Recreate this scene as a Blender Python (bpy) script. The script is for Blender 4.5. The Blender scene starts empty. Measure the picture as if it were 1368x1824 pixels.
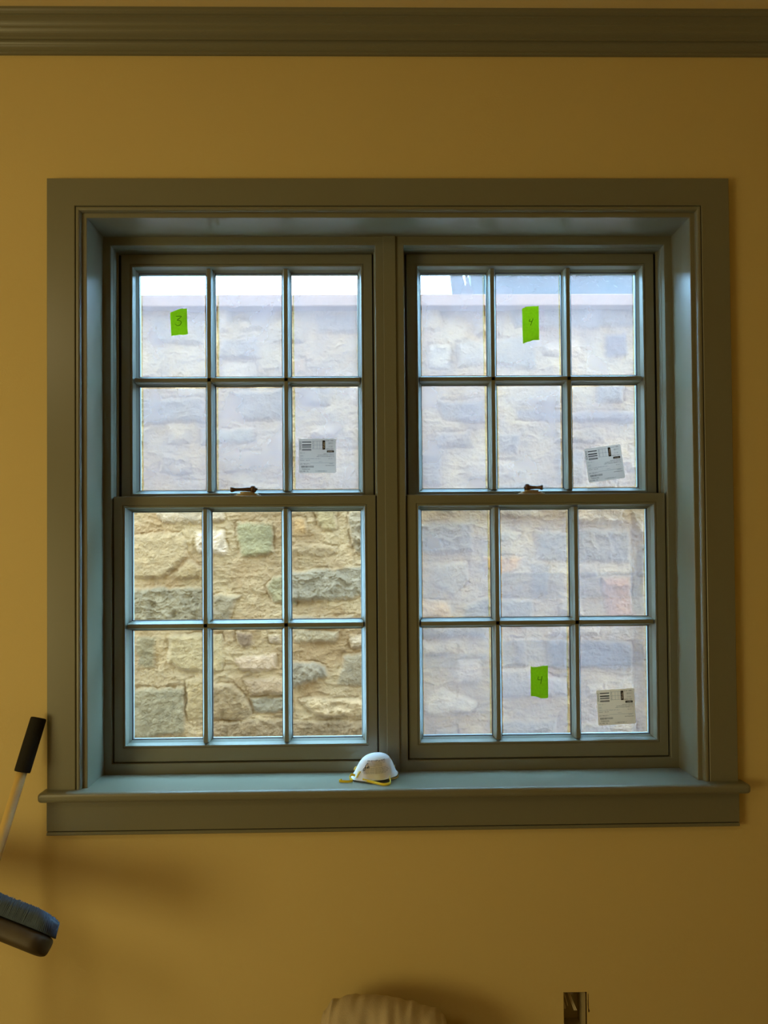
import bpy, bmesh, math, random
import numpy as np
from mathutils import Vector, Matrix
random.seed(7); RNG = np.random.default_rng(11)
C = bpy.context.scene.collection
SC = bpy.context.scene

# ------------------------------------------------------------------ camera
CAM = Vector((0, -1.87, 1.5))
F_PX, YAW, PITCH, ROLL = 1315.67, math.radians(.91837), math.radians(.95910), math.radians(-.46055)
SX, SY = -6.893, 48.507
fw = Vector((math.sin(YAW)*math.cos(PITCH), math.cos(YAW)*math.cos(PITCH), math.sin(PITCH)))
r0 = Vector((math.cos(YAW), -math.sin(YAW), 0)); u0 = r0.cross(fw)
rt = math.cos(ROLL)*r0 + math.sin(ROLL)*u0
up = -math.sin(ROLL)*r0 + math.cos(ROLL)*u0
cd = bpy.data.cameras.new('camera'); cam = bpy.data.objects.new('camera', cd); C.objects.link(cam)
cam.matrix_world = Matrix(((rt.x, up.x, -fw.x, CAM.x), (rt.y, up.y, -fw.y, CAM.y), (rt.z, up.z, -fw.z, CAM.z), (0, 0, 0, 1)))
cd.sensor_fit = 'VERTICAL'; cd.sensor_height = 36; cd.lens = 36*F_PX/1824
cd.shift_x = -SX/1824; cd.shift_y = SY/1824
cd.clip_start = .02; cd.clip_end = 200
SC.camera = cam
def at(x, y, Y):
    d = fw*F_PX + rt*(x-684-SX) - up*(y-912-SY)
    return CAM + d*((Y-CAM.y)/d.y)

# ------------------------------------------------------------------ light
W = bpy.data.worlds.new('sky'); SC.world = W; W.use_nodes = True
bg = W.node_tree.nodes['Background']
bg.inputs[0].default_value = (.34, .67, 1.0, 1); bg.inputs[1].default_value = 30.0
W.cycles_visibility.camera = True
def area(name, loc, target, size, power, color, size_y=None):
    l = bpy.data.lights.new(name, 'AREA'); l.energy = power; l.color = color; l.size = size
    if size_y: l.shape = 'RECTANGLE'; l.size_y = size_y
    o = bpy.data.objects.new(name, l); C.objects.link(o); o.location = loc
    o.rotation_euler = (Vector(target)-Vector(loc)).to_track_quat('-Z', 'Y').to_euler(); return o
area('work_lamp', (-2.6, -2.1, 1.15), (.1, 0, 1.2), 1.0, 7, (1, .83, .40))
area('ceiling_fill', (-2.1, -2.4, 2.75), (-1.6, -1.6, 0), .7, 10, (1, .82, .44))  # unseen fill light, added under the ceiling to lift the room generally
area('low_fill', (-2.75, -2.5, .95), (.6, 0, .5), 1.2, 22, (1, .83, .38))  # added low fill with no visible source, brightens the lower wall
SC.view_settings.view_transform = 'Standard'; SC.view_settings.look = 'None'
SC.view_settings.exposure = 0; SC.view_settings.gamma = 1; SC.view_settings.use_curve_mapping = False

# ------------------------------------------------------------------ materials
def s2l(c): return tuple(((v/255)/12.92 if v/255 <= .04045 else ((v/255+.055)/1.055)**2.4) for v in c)
MATS = {}
def mat(name, col=(.5, .5, .5), rough=.5, spec=.5, metal=0, bump=0, bscale=60, var=0, vscale=8):
    if name in MATS: return MATS[name]
    m = bpy.data.materials.new(name); m.use_nodes = True; n = m.node_tree.nodes; L = m.node_tree.links
    b = n['Principled BSDF']; b.inputs['Base Color'].default_value = (*col, 1)
    b.inputs['Roughness'].default_value = rough; b.inputs['Metallic'].default_value = metal
    b.inputs['Specular IOR Level'].default_value = spec
    tc = n.new('ShaderNodeTexCoord')
    if bump:
        t = n.new('ShaderNodeTexNoise'); t.inputs['Scale'].default_value = bscale; t.inputs['Detail'].default_value = 4
        L.new(tc.outputs['Object'], t.inputs['Vector'])
        bp = n.new('ShaderNodeBump'); bp.inputs['Strength'].default_value = bump; bp.inputs['Distance'].default_value = .002
        L.new(t.outputs[0], bp.inputs['Height']); L.new(bp.outputs[0], b.inputs['Normal'])
    if var:
        t = n.new('ShaderNodeTexNoise'); t.inputs['Scale'].default_value = vscale; t.inputs['Detail'].default_value = 3
        L.new(tc.outputs['Object'], t.inputs['Vector'])
        mx = n.new('ShaderNodeMix'); mx.data_type = 'RGBA'
        mx.inputs[6].default_value = (*[c*(1-var) for c in col], 1); mx.inputs[7].default_value = (*[min(1, c*(1+var)) for c in col], 1)
        L.new(t.outputs[0], mx.inputs[0]); L.new(mx.outputs[2], b.inputs['Base Color'])
    MATS[name] = m; return m
WALLP = mat('wall_paint', (.66, .52, .22), .75, .25, bump=.12, bscale=220, var=.03, vscale=3)
CEILP = mat('ceiling_paint', (.80, .66, .36), .85, .2, bump=.1, bscale=220)
TRIM = mat('trim_paint', (.188, .187, .130), .31, .55, bump=.02, bscale=25, var=.03, vscale=5)
SASHP = mat('sash_paint', (.18, .187, .140), .36, .5, bump=.012, bscale=40)
BLACK = mat('gasket', (.006, .006, .009), .5)
FLOORM = mat('floorboards', (.22, .13, .06), .5, var=.3, vscale=5)
BRONZE = mat('bronze', (.10, .055, .03), .4, metal=.4)
BRASS = mat('pale_metal', (.45, .40, .28), .3, metal=.8)
INK = mat('ink', (.012, .014, .02), .6)
INKG = mat('grey_ink', (.12, .14, .17), .6)
def translucent(name, front, back, fac, rough=.6, var=0, clear=0, vscale=30):
    m = bpy.data.materials.new(name); m.use_nodes = True; n = m.node_tree.nodes; L = m.node_tree.links
    n.remove(n['Principled BSDF']); o = n['Material Output']
    d = n.new('ShaderNodeBsdfDiffuse'); d.inputs[0].default_value = (*front, 1)
    t = n.new('ShaderNodeBsdfTranslucent'); t.inputs[0].default_value = (*back, 1)
    mx = n.new('ShaderNodeMixShader'); mx.inputs[0].default_value = fac
    L.new(d.outputs[0], mx.inputs[1]); L.new(t.outputs[0], mx.inputs[2]); out = mx
    if var:
        tc = n.new('ShaderNodeTexCoord'); no = n.new('ShaderNodeTexNoise'); no.inputs['Scale'].default_value = vscale; no.inputs['Detail'].default_value = 6
        L.new(tc.outputs['Object'], no.inputs[0])
        for sh, c in ((d, front), (t, back)):
            q = n.new('ShaderNodeMix'); q.data_type = 'RGBA'
            q.inputs[6].default_value = (*[v*(1-var) for v in c], 1); q.inputs[7].default_value = (*[min(1, v*(1+var)) for v in c], 1)
            L.new(no.outputs[0], q.inputs[0]); L.new(q.outputs[2], sh.inputs[0])
    if clear:
        tr = n.new('ShaderNodeBsdfTransparent'); m2 = n.new('ShaderNodeMixShader')
        if var:
            mr = n.new('ShaderNodeMapRange'); mr.inputs[1].default_value = .3; mr.inputs[2].default_value = .7
            mr.inputs[3].default_value = clear-.12; mr.inputs[4].default_value = clear+.12
            L.new(no.outputs[0], mr.inputs[0]); L.new(mr.outputs[0], m2.inputs[0])
        else: m2.inputs[0].default_value = clear
        L.new(mx.outputs[0], m2.inputs[1]); L.new(tr.outputs[0], m2.inputs[2]); out = m2
    L.new(out.outputs[0], o.inputs[0]); return m
FILM = translucent('protective_film', (.4, .36, .37), (.270, .185, .178), .75, var=.06, clear=.52, vscale=14)
FILMU = translucent('protective_film_upper', (.36, .31, .31), (.232, .153, .146), .75, var=.05, clear=.45, vscale=14)
FILM2 = translucent('film_overlap', (.4, .4, .5), (.13, .12, .14), .75, clear=.78)
FILME = translucent('film_edge', (.4, .3, .15), (.22, .14, .05), .6, var=.5, clear=.45, vscale=160)
PAPER = translucent('label_paper', (.62, .70, .72), (.58, .485, .43), .75)
PAPER3 = translucent('label_paper_cream', (.72, .74, .66), (.64, .495, .37), .75)  # warmer paper tint for the lower right label
TAPE = translucent('green_tape', (.30, .66, .06), (.36, .46, .04), .7, var=.18, vscale=160)
def glassmat():
    m = bpy.data.materials.new('window_glass'); m.use_nodes = True; n = m.node_tree.nodes; L = m.node_tree.links
    n.remove(n['Principled BSDF']); o = n['Material Output']
    t = n.new('ShaderNodeBsdfTransparent'); t.inputs[0].default_value = (.985, .99, .985, 1)
    g = n.new('ShaderNodeBsdfGlossy'); g.inputs[1].default_value = .02
    ge = n.new('ShaderNodeNewGeometry'); dt = n.new('ShaderNodeVectorMath'); dt.operation = 'DOT_PRODUCT'
    L.new(ge.outputs['Incoming'], dt.inputs[0]); L.new(ge.outputs['Normal'], dt.inputs[1])
    def M(op, a, b=None):
        q = n.new('ShaderNodeMath'); q.operation = op
        for i, v in enumerate((a, b)):
            if v is None: continue
            if isinstance(v, (int, float)): q.inputs[i].default_value = v
            else: L.new(v, q.inputs[i])
        return q.outputs[0]
    fz = M('ADD', M('MULTIPLY', M('POWER', M('SUBTRACT', 1.0, M('ABSOLUTE', dt.outputs['Value'])), 5.0), .96), .03)
    mx = n.new('ShaderNodeMixShader'); L.new(fz, mx.inputs[0]); L.new(t.outputs[0], mx.inputs[1]); L.new(g.outputs[0], mx.inputs[2])
    L.new(mx.outputs[0], o.inputs[0]); return m
GLASS = glassmat()

# ------------------------------------------------------------------ helpers
class MB:
    def __init__(s): s.v = []; s.f = []
    def add(s, vs, fs):
        k = len(s.v); s.v += [tuple(v) for v in vs]; s.f += [tuple(i+k for i in f) for f in fs]; return s
    def box(s, x0, x1, y0, y1, z0, z1):
        return s.add([(x, y, z) for x in (x0, x1) for y in (y0, y1) for z in (z0, z1)],
                     [(0, 1, 3, 2), (4, 6, 7, 5), (0, 4, 5, 1), (2, 3, 7, 6), (0, 2, 6, 4), (1, 5, 7, 3)])
    def rings(s, loops, close=True):          # loops of rectangles (x0,x1,z0,z1,Y)
        vs = []
        for x0, x1, z0, z1, Y in loops: vs += [(x0, Y, z0), (x1, Y, z0), (x1, Y, z1), (x0, Y, z1)]
        n = len(loops); fs = []
        for i in range(n if close else n-1):
            j = (i+1) % n
            for k in range(4): fs.append((i*4+k, i*4+(k+1) % 4, j*4+(k+1) % 4, j*4+k))
        return s.add(vs, fs)
    def prism(s, prof, axis, a, b):           # prof: 2D points; axis 'x': (y,z); 'z': (x,y)
        n = len(prof); vs = []
        for t in (a, b):
            for p in prof: vs.append((t, p[0], p[1]) if axis == 'x' else ((p[0], p[1], t) if axis == 'z' else (p[0], t, p[1])))
        return s.add(vs, [tuple(range(n))[::-1], tuple(range(n, 2*n))] + [(i, (i+1) % n, n+(i+1) % n, n+i) for i in range(n)])
    def tube(s, pts, rad, seg=12, cap=True):
        pts = [Vector(p) for p in pts]; n = len(pts); rs = rad if isinstance(rad, (list, tuple)) else [rad]*n
        vs = []; ref = None
        for i, p in enumerate(pts):
            t = (pts[min(i+1, n-1)]-pts[max(i-1, 0)]).normalized()
            if ref is None: ref = t.orthogonal()
            ref = (ref - t*ref.dot(t)).normalized(); b = t.cross(ref)
            for k in range(seg):
                a = 2*math.pi*k/seg; vs.append(p+(ref*math.cos(a)+b*math.sin(a))*rs[i])
        fs = [(i*seg+k, i*seg+(k+1) % seg, (i+1)*seg+(k+1) % seg, (i+1)*seg+k) for i in range(n-1) for k in range(seg)]
        if cap: fs += [tuple(range(seg))[::-1], tuple(range((n-1)*seg, n*seg))]
        return s.add(vs, fs)
    def build(s, name, m, parent=None, smooth=False, bevel=0, seg=2):
        me = bpy.data.meshes.new(name); me.from_pydata(s.v, [], s.f)
        bm = bmesh.new(); bm.from_mesh(me); bmesh.ops.recalc_face_normals(bm, faces=bm.faces); bm.to_mesh(me); bm.free()
        o = bpy.data.objects.new(name, me); C.objects.link(o); me.materials.append(m)
        if parent: o.parent = parent; o.matrix_parent_inverse = parent.matrix_basis.inverted()
        if smooth:
            for p in me.polygons: p.use_smooth = True
        if bevel:
            md = o.modifiers.new('b', 'BEVEL'); md.width = bevel; md.segments = seg; md.limit_method = 'ANGLE'; md.angle_limit = math.radians(35)
        return o
def tag(o, label=None, cat=None, group=None, kind=None):
    for k, v in (('label', label), ('category', cat), ('group', group), ('kind', kind)):
        if v: o[k] = v
    return o
def empty(name, loc, **k):
    o = bpy.data.objects.new(name, None); C.objects.link(o); o.location = loc; o.empty_display_size = .05
    return tag(o, **k)
def smooth_path(pts, sub=6):
    P = [Vector(p) for p in pts]; out = []
    for i in range(len(P)-1):
        a, b, c, d = P[max(i-1, 0)], P[i], P[i+1], P[min(i+2, len(P)-1)]
        for k in range(sub):
            t = k/sub
            out.append(.5*((2*b)+(c-a)*t+(2*a-5*b+4*c-d)*t*t+(3*b-a-3*c+d)*t**3))
    out.append(P[-1]); return out

# ------------------------------------------------------------------ key dimensions (metres)
WY = -.008                      # room face of the window wall
FY = -.030                      # casing face
JX0, JX1, JZ0, JZ1 = -.7006, .8235, .9195, 2.344       # deep jamb opening
RB = .0968                      # back of the reveal, face of the window frame
EXT = .235                      # outside face of the wall
RX0, RX1, RY, CZ = -3.2, 2.3, -3.3, 2.846
HX0, HX1, HZ0, HZ1 = .480, .540, .285, .3925             # hole for the electrical box

# ------------------------------------------------------------------ the room
def wall_with_holes(x0, x1, z0, z1, y0, y1, holes):
    xs = sorted({x0, x1, *[h[0] for h in holes], *[h[1] for h in holes]}); zs = sorted({z0, z1, *[h[2] for h in holes], *[h[3] for h in holes]})
    def solid(i, j):
        if i < 0 or j < 0 or i >= len(xs)-1 or j >= len(zs)-1: return False
        cx, cz = (xs[i]+xs[i+1])/2, (zs[j]+zs[j+1])/2
        return not any(h[0] < cx < h[1] and h[2] < cz < h[3] for h in holes)
    b = MB()
    for i in range(len(xs)-1):
        for j in range(len(zs)-1):
            if not solid(i, j): continue
            a, c, d, e = xs[i], xs[i+1], zs[j], zs[j+1]
            b.add([(a, y0, d), (c, y0, d), (c, y0, e), (a, y0, e)], [(0, 1, 2, 3)])
            b.add([(a, y1, d), (c, y1, d), (c, y1, e), (a, y1, e)], [(3, 2, 1, 0)])
            if not solid(i-1, j): b.add([(a, y0, d), (a, y0, e), (a, y1, e), (a, y1, d)], [(0, 1, 2, 3)])
            if not solid(i+1, j): b.add([(c, y0, d), (c, y1, d), (c, y1, e), (c, y0, e)], [(0, 1, 2, 3)])
            if not solid(i, j-1): b.add([(a, y0, d), (a, y1, d), (c, y1, d), (c, y0, d)], [(0, 1, 2, 3)])
            if not solid(i, j+1): b.add([(a, y0, e), (c, y0, e), (c, y1, e), (a, y1, e)], [(0, 1, 2, 3)])
    return b
JT = .016
w = wall_with_holes(RX0, RX1, 0, CZ, WY, EXT, [(JX0-JT, JX1+JT, JZ0-.024, JZ1+JT), (HX0, HX1, HZ0, HZ1)])
wo = w.build('wall_back', WALLP)
tag(wo, 'mustard yellow painted wall around the double window', 'wall', kind='structure')
bm = bmesh.new(); bm.from_mesh(wo.data); bmesh.ops.remove_doubles(bm, verts=bm.verts, dist=1e-5); bm.to_mesh(wo.data); bm.free()
tag(MB().box(RX0-.1, RX0, RY, EXT, 0, CZ).build('wall_left', WALLP), 'yellow wall to the left, outside the picture', 'wall', kind='structure')
tag(MB().box(RX1, RX1+.1, RY, EXT, 0, CZ).build('wall_right', WALLP), 'yellow wall to the right, outside the picture', 'wall', kind='structure')
tag(MB().box(RX0-.1, RX1+.1, RY-.1, RY, 0, CZ).build('wall_front', WALLP), 'yellow wall behind the camera', 'wall', kind='structure')
tag(MB().box(RX0-.1, RX1+.1, RY-.1, EXT, -.1, 0).build('floor', FLOORM), 'brown wooden floor below the picture', 'floor', kind='structure')
tag(MB().box(RX0-.1, RX1+.1, RY-.1, EXT, CZ, CZ+.1).build('ceiling', CEILP), 'tan ceiling strip above the crown moulding', 'ceiling', kind='structure')
# crown moulding
cb = 2.762
prof = [(WY, cb), (-.015, cb), (-.0175, cb+.002), (-.0175, cb+.006), (-.0155, cb+.008), (-.0155, cb+.011)]
for k in range(9):                                         # lower cove
    a = k/8; prof.append((-.0155-.010*(1-math.cos(a*math.pi/2)), cb+.011+.017*math.sin(a*math.pi/2)))
prof += [(-.0285, cb+.028), (-.0285, cb+.0315)]
for k in range(13):                                        # large cyma
    a = k/12; prof.append((-.0295-.026*a-.0035*math.sin(2*math.pi*a), cb+.0325+.033*a))
prof += [(-.0570, cb+.066), (-.0570, cb+.0695), (-.0600, cb+.0705), (-.0640, cb+.074), (-.0655, cb+.078), (-.0655, CZ), (WY, CZ)]
cr = MB().prism(prof, 'x', RX0, RX1).build('trim_1', TRIM)
tag(cr, 'grey green crown moulding running under the ceiling', 'crown moulding', kind='structure')

# ------------------------------------------------------------------ casing, reveal, stool, apron
OX0, OX1, OZ1 = -.7955, .9195, 2.4385
cas = empty('trim_2', (OX0, FY, JZ0), label='wide grey green flat casing around the window opening', cat='window casing', kind='structure')
GX = .024
def side_loop(dx, Y, z0=JZ0): return (JX0-dx, JX1+dx, z0, JZ1+dx, Y)
def u_ring(mb, loops):                        # three-sided frame open at the bottom, mitred at the head
    vs = []
    for x0, x1, z0, z1, Y in loops: vs += [(x0, Y, z0), (x0, Y, z1), (x1, Y, z1), (x1, Y, z0)]
    n = len(loops); fs = []
    for i in range(n):
        j = (i+1) % n
        for k in range(3): fs.append((i*4+k, i*4+k+1, j*4+k+1, j*4+k))
    fs += [tuple(i*4 for i in range(n)), tuple(i*4+3 for i in range(n))[::-1]]
    return mb.add(vs, fs)
ox = (-OX0+JX0)
def L5(dxl, dxr, dz, Y): return (JX0-dxl, JX1+dxr, JZ0, JZ1+dz, Y)
aL, aR, aT = JX0-OX0, OX1-JX1, OZ1-JZ1
u_ring(MB(), [L5(aL, aR, aT, WY+.001), L5(aL, aR, aT, FY+.0015), L5(aL-.0015, aR-.0015, aT-.0015, FY), L5(GX+.0025, GX+.0025, GX+.0025, FY), L5(GX+.001, GX+.001, GX+.001, FY+.0015), L5(GX+.001, GX+.001, GX+.001, WY+.001)]).build('casing_board', TRIM, cas)
u_ring(MB(), [side_loop(GX-.0008, WY+.001), side_loop(GX-.0008, FY+.002), side_loop(GX-.0025, FY+.0002), side_loop(.0175, FY), side_loop(.0150, FY+.0012), side_loop(.0130, FY+.004),
              side_loop(.0118, FY+.0075), side_loop(.0112, FY+.0115), side_loop(.0112, -.0165), side_loop(.0112, WY+.001)]).build('bead_strip', TRIM, cas)
u_ring(MB(), [side_loop(GX+.0012, WY+.001), side_loop(GX+.0012, WY-.002), side_loop(GX-.001, WY-.002), side_loop(GX-.001, WY+.001)]).build('shadow_gap', BLACK, cas)
jm = MB(); u_ring(jm, [side_loop(JT, RB), side_loop(JT, -.0175), side_loop(.001, -.0175), side_loop(0, -.0165), side_loop(0, RB)])
tag(jm.build('trim_3', TRIM), 'deep painted jamb lining of the window opening', 'window jamb', kind='structure')
# stool with horns
st = empty('trim_4', (.06, -.03, .8955), label='grey green window sill board with projecting rounded nose', cat='window sill', kind='structure')
plan = [(JX0-JT+.0005, RB), (JX0-JT+.0005, WY), (-.8085, WY), (-.8085, -.058), (.9385, -.058), (.9385, WY), (JX1+JT-.0005, WY), (JX1+JT-.0005, RB)]
MB().prism([(p[0], p[1]) for p in plan], 'z', .8955, JZ0).build('stool', TRIM, st, bevel=.009, seg=5)
AX0, AX1 = -.7965, .9215
MB().prism([(WY, .8955), (-.0285, .8955), (-.0285, .8185), (-.0265, .8170), (WY, .8170)], 'x', AX0, AX1).build('apron', TRIM, st)
MB().prism([(WY, .8155), (-.0275, .8155), (-.0300, .8130), (-.0300, .8095), (-.0275, .8070), (WY, .8070)], 'x', AX0, AX1).build('apron_bead', TRIM, st)

# ------------------------------------------------------------------ windows
GLX = .0395                                            # sash outer edge to glass
def bar_profile(c, w, yf, yg):
    return [(c-.0125, yg+.010), (c-.0125, yg), (c-.0085, yg-.006), (c-.0070, yf+.004), (c-.0060, yf+.0015), (c-.0048, yf), (c+.0048, yf), (c+.0060, yf+.0015), (c+.0070, yf+.004), (c+.0085, yg-.006), (c+.0125, yg), (c+.0125, yg+.010)]
def sash(parent, name, x0, x1, z0, z1, yf, yg, ybk, bot, gx=GLX, top=GLX, film=True, flip=False):
    o = empty(name, ((x0+x1)/2, yf, z0)); o.parent = parent; o.matrix_parent_inverse = parent.matrix_basis.inverted()
    bl = .0150
    def lp(d, dt, db, Y): return (x0+d, x1-d, z0+db, z1-dt, Y)
    gi = gx
    loops = [lp(.001, .001, .001, ybk), lp(0, 0, 0, ybk-.001), lp(0, 0, 0, yf+.001), lp(.001, .001, .001, yf),
             lp(gi-bl-.0008, top-bl-.0008, bot-bl-.0008, yf), lp(gi-bl-.0005, top-bl-.0005, bot-bl-.0005, yf+.0025), lp(gi-bl+.0008, top-bl+.0008, bot-bl+.0008, yf+.0025),
             lp(gi-bl+.0012, top-bl+.0012, bot-bl+.0012, yf+.0004), lp(gi-bl+.0052, top-bl+.0052, bot-bl+.0052, yf+.0004), lp(gi-bl+.0062, top-bl+.0062, bot-bl+.0062, yf+.0022),
             lp(gi-.0060, top-.0060, bot-.0060, yg-.008), lp(gi-.001, top-.001, bot-.001, yg-.0015), lp(gi, top, bot, yg), lp(gi, top, bot, yg+.010), lp(gi+.002, top+.002, bot+.002, ybk)]
    MB().rings(loops).build('sash_frame', SASHP, o)
    gx0, gx1, gz0, gz1 = x0+gi, x1-gi, z0+bot, z1-top
    bw = .025; pw = (gx1-gx0-2*bw)/3; ph = (gz1-gz0-bw)/2
    for k in (1, 2):
        c = gx0+pw*k+bw*(k-.5)
        MB().prism(bar_profile(c, bw, yf+.003, yg), 'z', gz0-.004, gz1+.004).build('muntin', SASHP, o)
    c = (gz0+gz1)/2
    MB().prism([(p[1], p[0]) for p in bar_profile(c, bw, yf+.003, yg)], 'x', gx0-.004, gx1+.004).build('muntin', SASHP, o)
    g = MB(); gk = MB(); fm = MB(); fe = MB(); fo = MB(); sp = MB()
    panes = []
    for i in range(3):
        for j in range(2):
            a, b2 = gx0+i*(pw+bw), gx0+i*(pw+bw)+pw; c0, c1 = gz0+j*(ph+bw), gz0+j*(ph+bw)+ph
            panes.append((a, b2, c0, c1))
            gk.rings([(a-.001, b2+.001, c0-.001, c1+.001, yg+.0002), (a+.0013, b2-.0013, c0+.0013, c1-.0013, yg+.0002), (a+.0013, b2-.0013, c0+.0013, c1-.0013, yg+.009), (a-.001, b2+.001, c0-.001, c1+.001, yg+.009)])
            if film:
                rr = random.Random(int((a+5)*1000)+j)
                l, r, t, bb = rr.uniform(.004, .009), rr.uniform(.001, .006), rr.uniform(.001, .004), rr.uniform(.001, .004)
                if flip: l, r = r, l
                n = 24; yy = yg+.0105
                # torn-edged sheet with real thickness
                outl = [(a+l+rr.uniform(-.0008, .0008), c0+bb+(c1-c0-bb-t)*k/n) for k in range(n+1)] + [(b2-r+rr.uniform(-.0008, .0008), c1-t-(c1-c0-bb-t)*k/n) for k in range(n+1)]
                fm.add([(p[0], yy, p[1]) for p in outl], [(k, k+1, 2*n-k, 2*n+1-k) for k in range(n)])
                if l > .005 or r > .004:
                    xa, xb = (a+l-.003, a+l) if l > r else (b2-r, b2-r+.003)
                    fe.add([(xa, yy+.0004, c0+bb), (xb, yy+.0004, c0+bb), (xb, yy+.0004, c1-t), (xa, yy+.0004, c1-t)], [(0, 1, 2, 3)])
    g.box(gx0-.002, gx1+.002, yg+.0065, yg+.0085, gz0-.002, gz1+.002)
    g.build('glass', GLASS, o); gk.build('gasket', BLACK, o)
    if film:
        fm.build('protective_film', FILMU if name == 'upper_sash' else FILM, o)
        fe.build('film_edge', FILME, o)
        if flip == 'bands':
            for (pa, za, zb, xa, xb) in ((3, .05, .12, .006, .012), (5, .05, .12, .006, .012), (2, .184, .254, .006, .012), (4, .184, .254, .006, .012), (0, .184, .220, .006, .012)):
                a, b2, c0, c1 = panes[pa]
                fo.add([(a+xa, yg+.0112, c0+za), (b2-xb, yg+.0112, c0+za), (b2-xb, yg+.0112, c0+zb), (a+xa, yg+.0112, c0+zb)], [(0, 1, 2, 3)])
            for pa in (4, 5):
                a, b2, c0, c1 = panes[pa]
                fo.add([(b2-.044, yg+.0118, c0+.003), (b2-.009, yg+.0118, c0+.003), (b2-.012, yg+.0118, c1-.003), (b2-.040, yg+.0118, c1-.003)], [(0, 1, 2, 3)])
            fo.build('film_overlap', FILM2, o)
    return o, panes
def window(name, x0, x1, label, film_low, mull_left):
    """x0,x1: lower sash outer edges"""
    W0 = empty(name, ((x0+x1)/2, RB, .92), label=label, cat='window', kind='structure')
    fx0, fx1 = x0-.0035, x1+.0035                      # clear frame opening
    zb, zt = .9455, 2.3215
    L0 = JX0-JT+.001 if mull_left is False else .0621
    L1 = .0615 if mull_left is False else JX1+JT-.001
    e = .0008
    fr = MB().rings([(L0, L1, .8960, JZ1+JT-.001, .205), (L0, L1, .8960, JZ1+JT-.001, RB), (fx0-.001, fx1+.001, zb-.001, zt+.001, RB), (fx0, fx1, zb, zt, RB+.001),
                     (fx0, fx1, zb, zt, RB+.020), (fx0+.0015, fx1-.0015, zb, zt-.0015, RB+.0215), (fx0+.0015, fx1-.0015, zb, zt-.0015, RB+.030), (fx0, fx1, zb, zt, RB+.0315), (fx0, fx1, zb, zt, RB+.0455),
                     (fx0+.004, fx1-.004, zb, zt, RB+.047), (fx0+.004, fx1-.004, zb, zt, RB+.052), (fx0, fx1, zb, zt, RB+.0535), (fx0, fx1, zb, zt, .205)])
    fr.build('window_frame', SASHP, W0)
    # weatherstrip gaps
    g = MB()
    g.box(fx0, x0, .112, .138, zb, 1.650); g.box(x1, fx1, .112, .138, zb, 1.650)
    g.box(fx0, x0+.0065, .158, .19, 1.6, zt-.002); g.box(x1-.005, fx1, .158, .19, 1.6, zt-.002)
    g.box(x0, x1, .115, .14, zb, .9485)
    g.build('weatherstrip', BLACK, W0)
    lo, lp = sash(W0, 'lower_sash', x0, x1, .9480, 1.6520, .105, .131, .145, .052, film=film_low, flip='bands' if film_low else False)
    uo, upn = sash(W0, 'upper_sash', x0+.006, x1-.0045, 1.628, 2.3195, .1505, .1765, .192, .0445, gx=.0400 if not mull_left else .040, top=.0430, flip=mull_left)
    # sash lock on the meeting rail
    cx = (x0+x1)/2
    lk = MB()
    bc, hub, tip, tipy = (cx+.003, cx+.018, cx-.042, .120) if not mull_left else (cx-.008, cx-.020, cx+.020, .112)
    pl = [(.036*math.copysign(abs(math.cos(a))**.7, math.cos(a)), .0125*math.copysign(abs(math.sin(a))**.8, math.sin(a))) for a in [2*math.pi*k/28 for k in range(28)]]
    lk.prism([(bc+p[0], .127+p[1]) for p in pl], 'z', 1.6515, 1.6560)
    lk.prism([(bc+p[0]*.82, .127+p[1]*.85) for p in pl], 'z', 1.6560, 1.6600)
    lk.prism([(bc+p[0]*.55, .127+p[1]*.75) for p in pl], 'z', 1.6600, 1.6640)
    lock = lk.build('sash_lock', BRASS, W0, bevel=.0012)
    lv = MB()
    A, B = Vector((hub, .126, 1.6710)), Vector((tip, tipy, 1.6700))
    path = [A+(B-A)*t for t in (-.2, -.12, 0, .2, .4, .6, .78, .88, .96, 1.0)]
    lv.tube(path, [.003, .0058, .0062, .0060, .0048, .0042, .0048, .0072, .0076, .0045], 14)
    lv.tube([(A.x, .126, 1.663), (A.x, .126, 1.6770), (A.x, .126, 1.6800), (A.x, .126, 1.6810)], [.0080, .0072, .0048, .0015], 16)
    lvo = lv.build('lever', BRONZE, lock, smooth=True); lvo['label'] = 'dark bronze lever'
    return W0, lp, upn
w1, lp1, up1 = window('window_1', -.6770, .0205, 'left grey green double-hung window with clear lower panes', False, False)
w2, lp2, up2 = window('window_2', .1045, .8000, 'right grey green double-hung window with hazy panes throughout', True, True)
mu = MB().box(.0455, .0785, .0905, RB+.01, JZ0, JZ1).build('trim_5', SASHP, bevel=.0012)
tag(mu, 'narrow vertical cover strip between the two windows', 'mullion cover', kind='structure')

# ------------------------------------------------------------------ text helper
def text_mesh(txt, size):
    c = bpy.data.curves.new('t', 'FONT'); c.body = txt; c.size = size; c.resolution_u = 2; c.align_x = 'LEFT'
    o = bpy.data.objects.new('t', c); C.objects.link(o)
    bpy.context.view_layer.update()
    me = bpy.data.meshes.new_from_object(o.evaluated_get(bpy.context.evaluated_depsgraph_get()))
    v = [tuple(p.co) for p in me.vertices]; f = [tuple(p.vertices) for p in me.polygons]
    bpy.data.objects.remove(o); bpy.data.meshes.remove(me); return v, f

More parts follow.
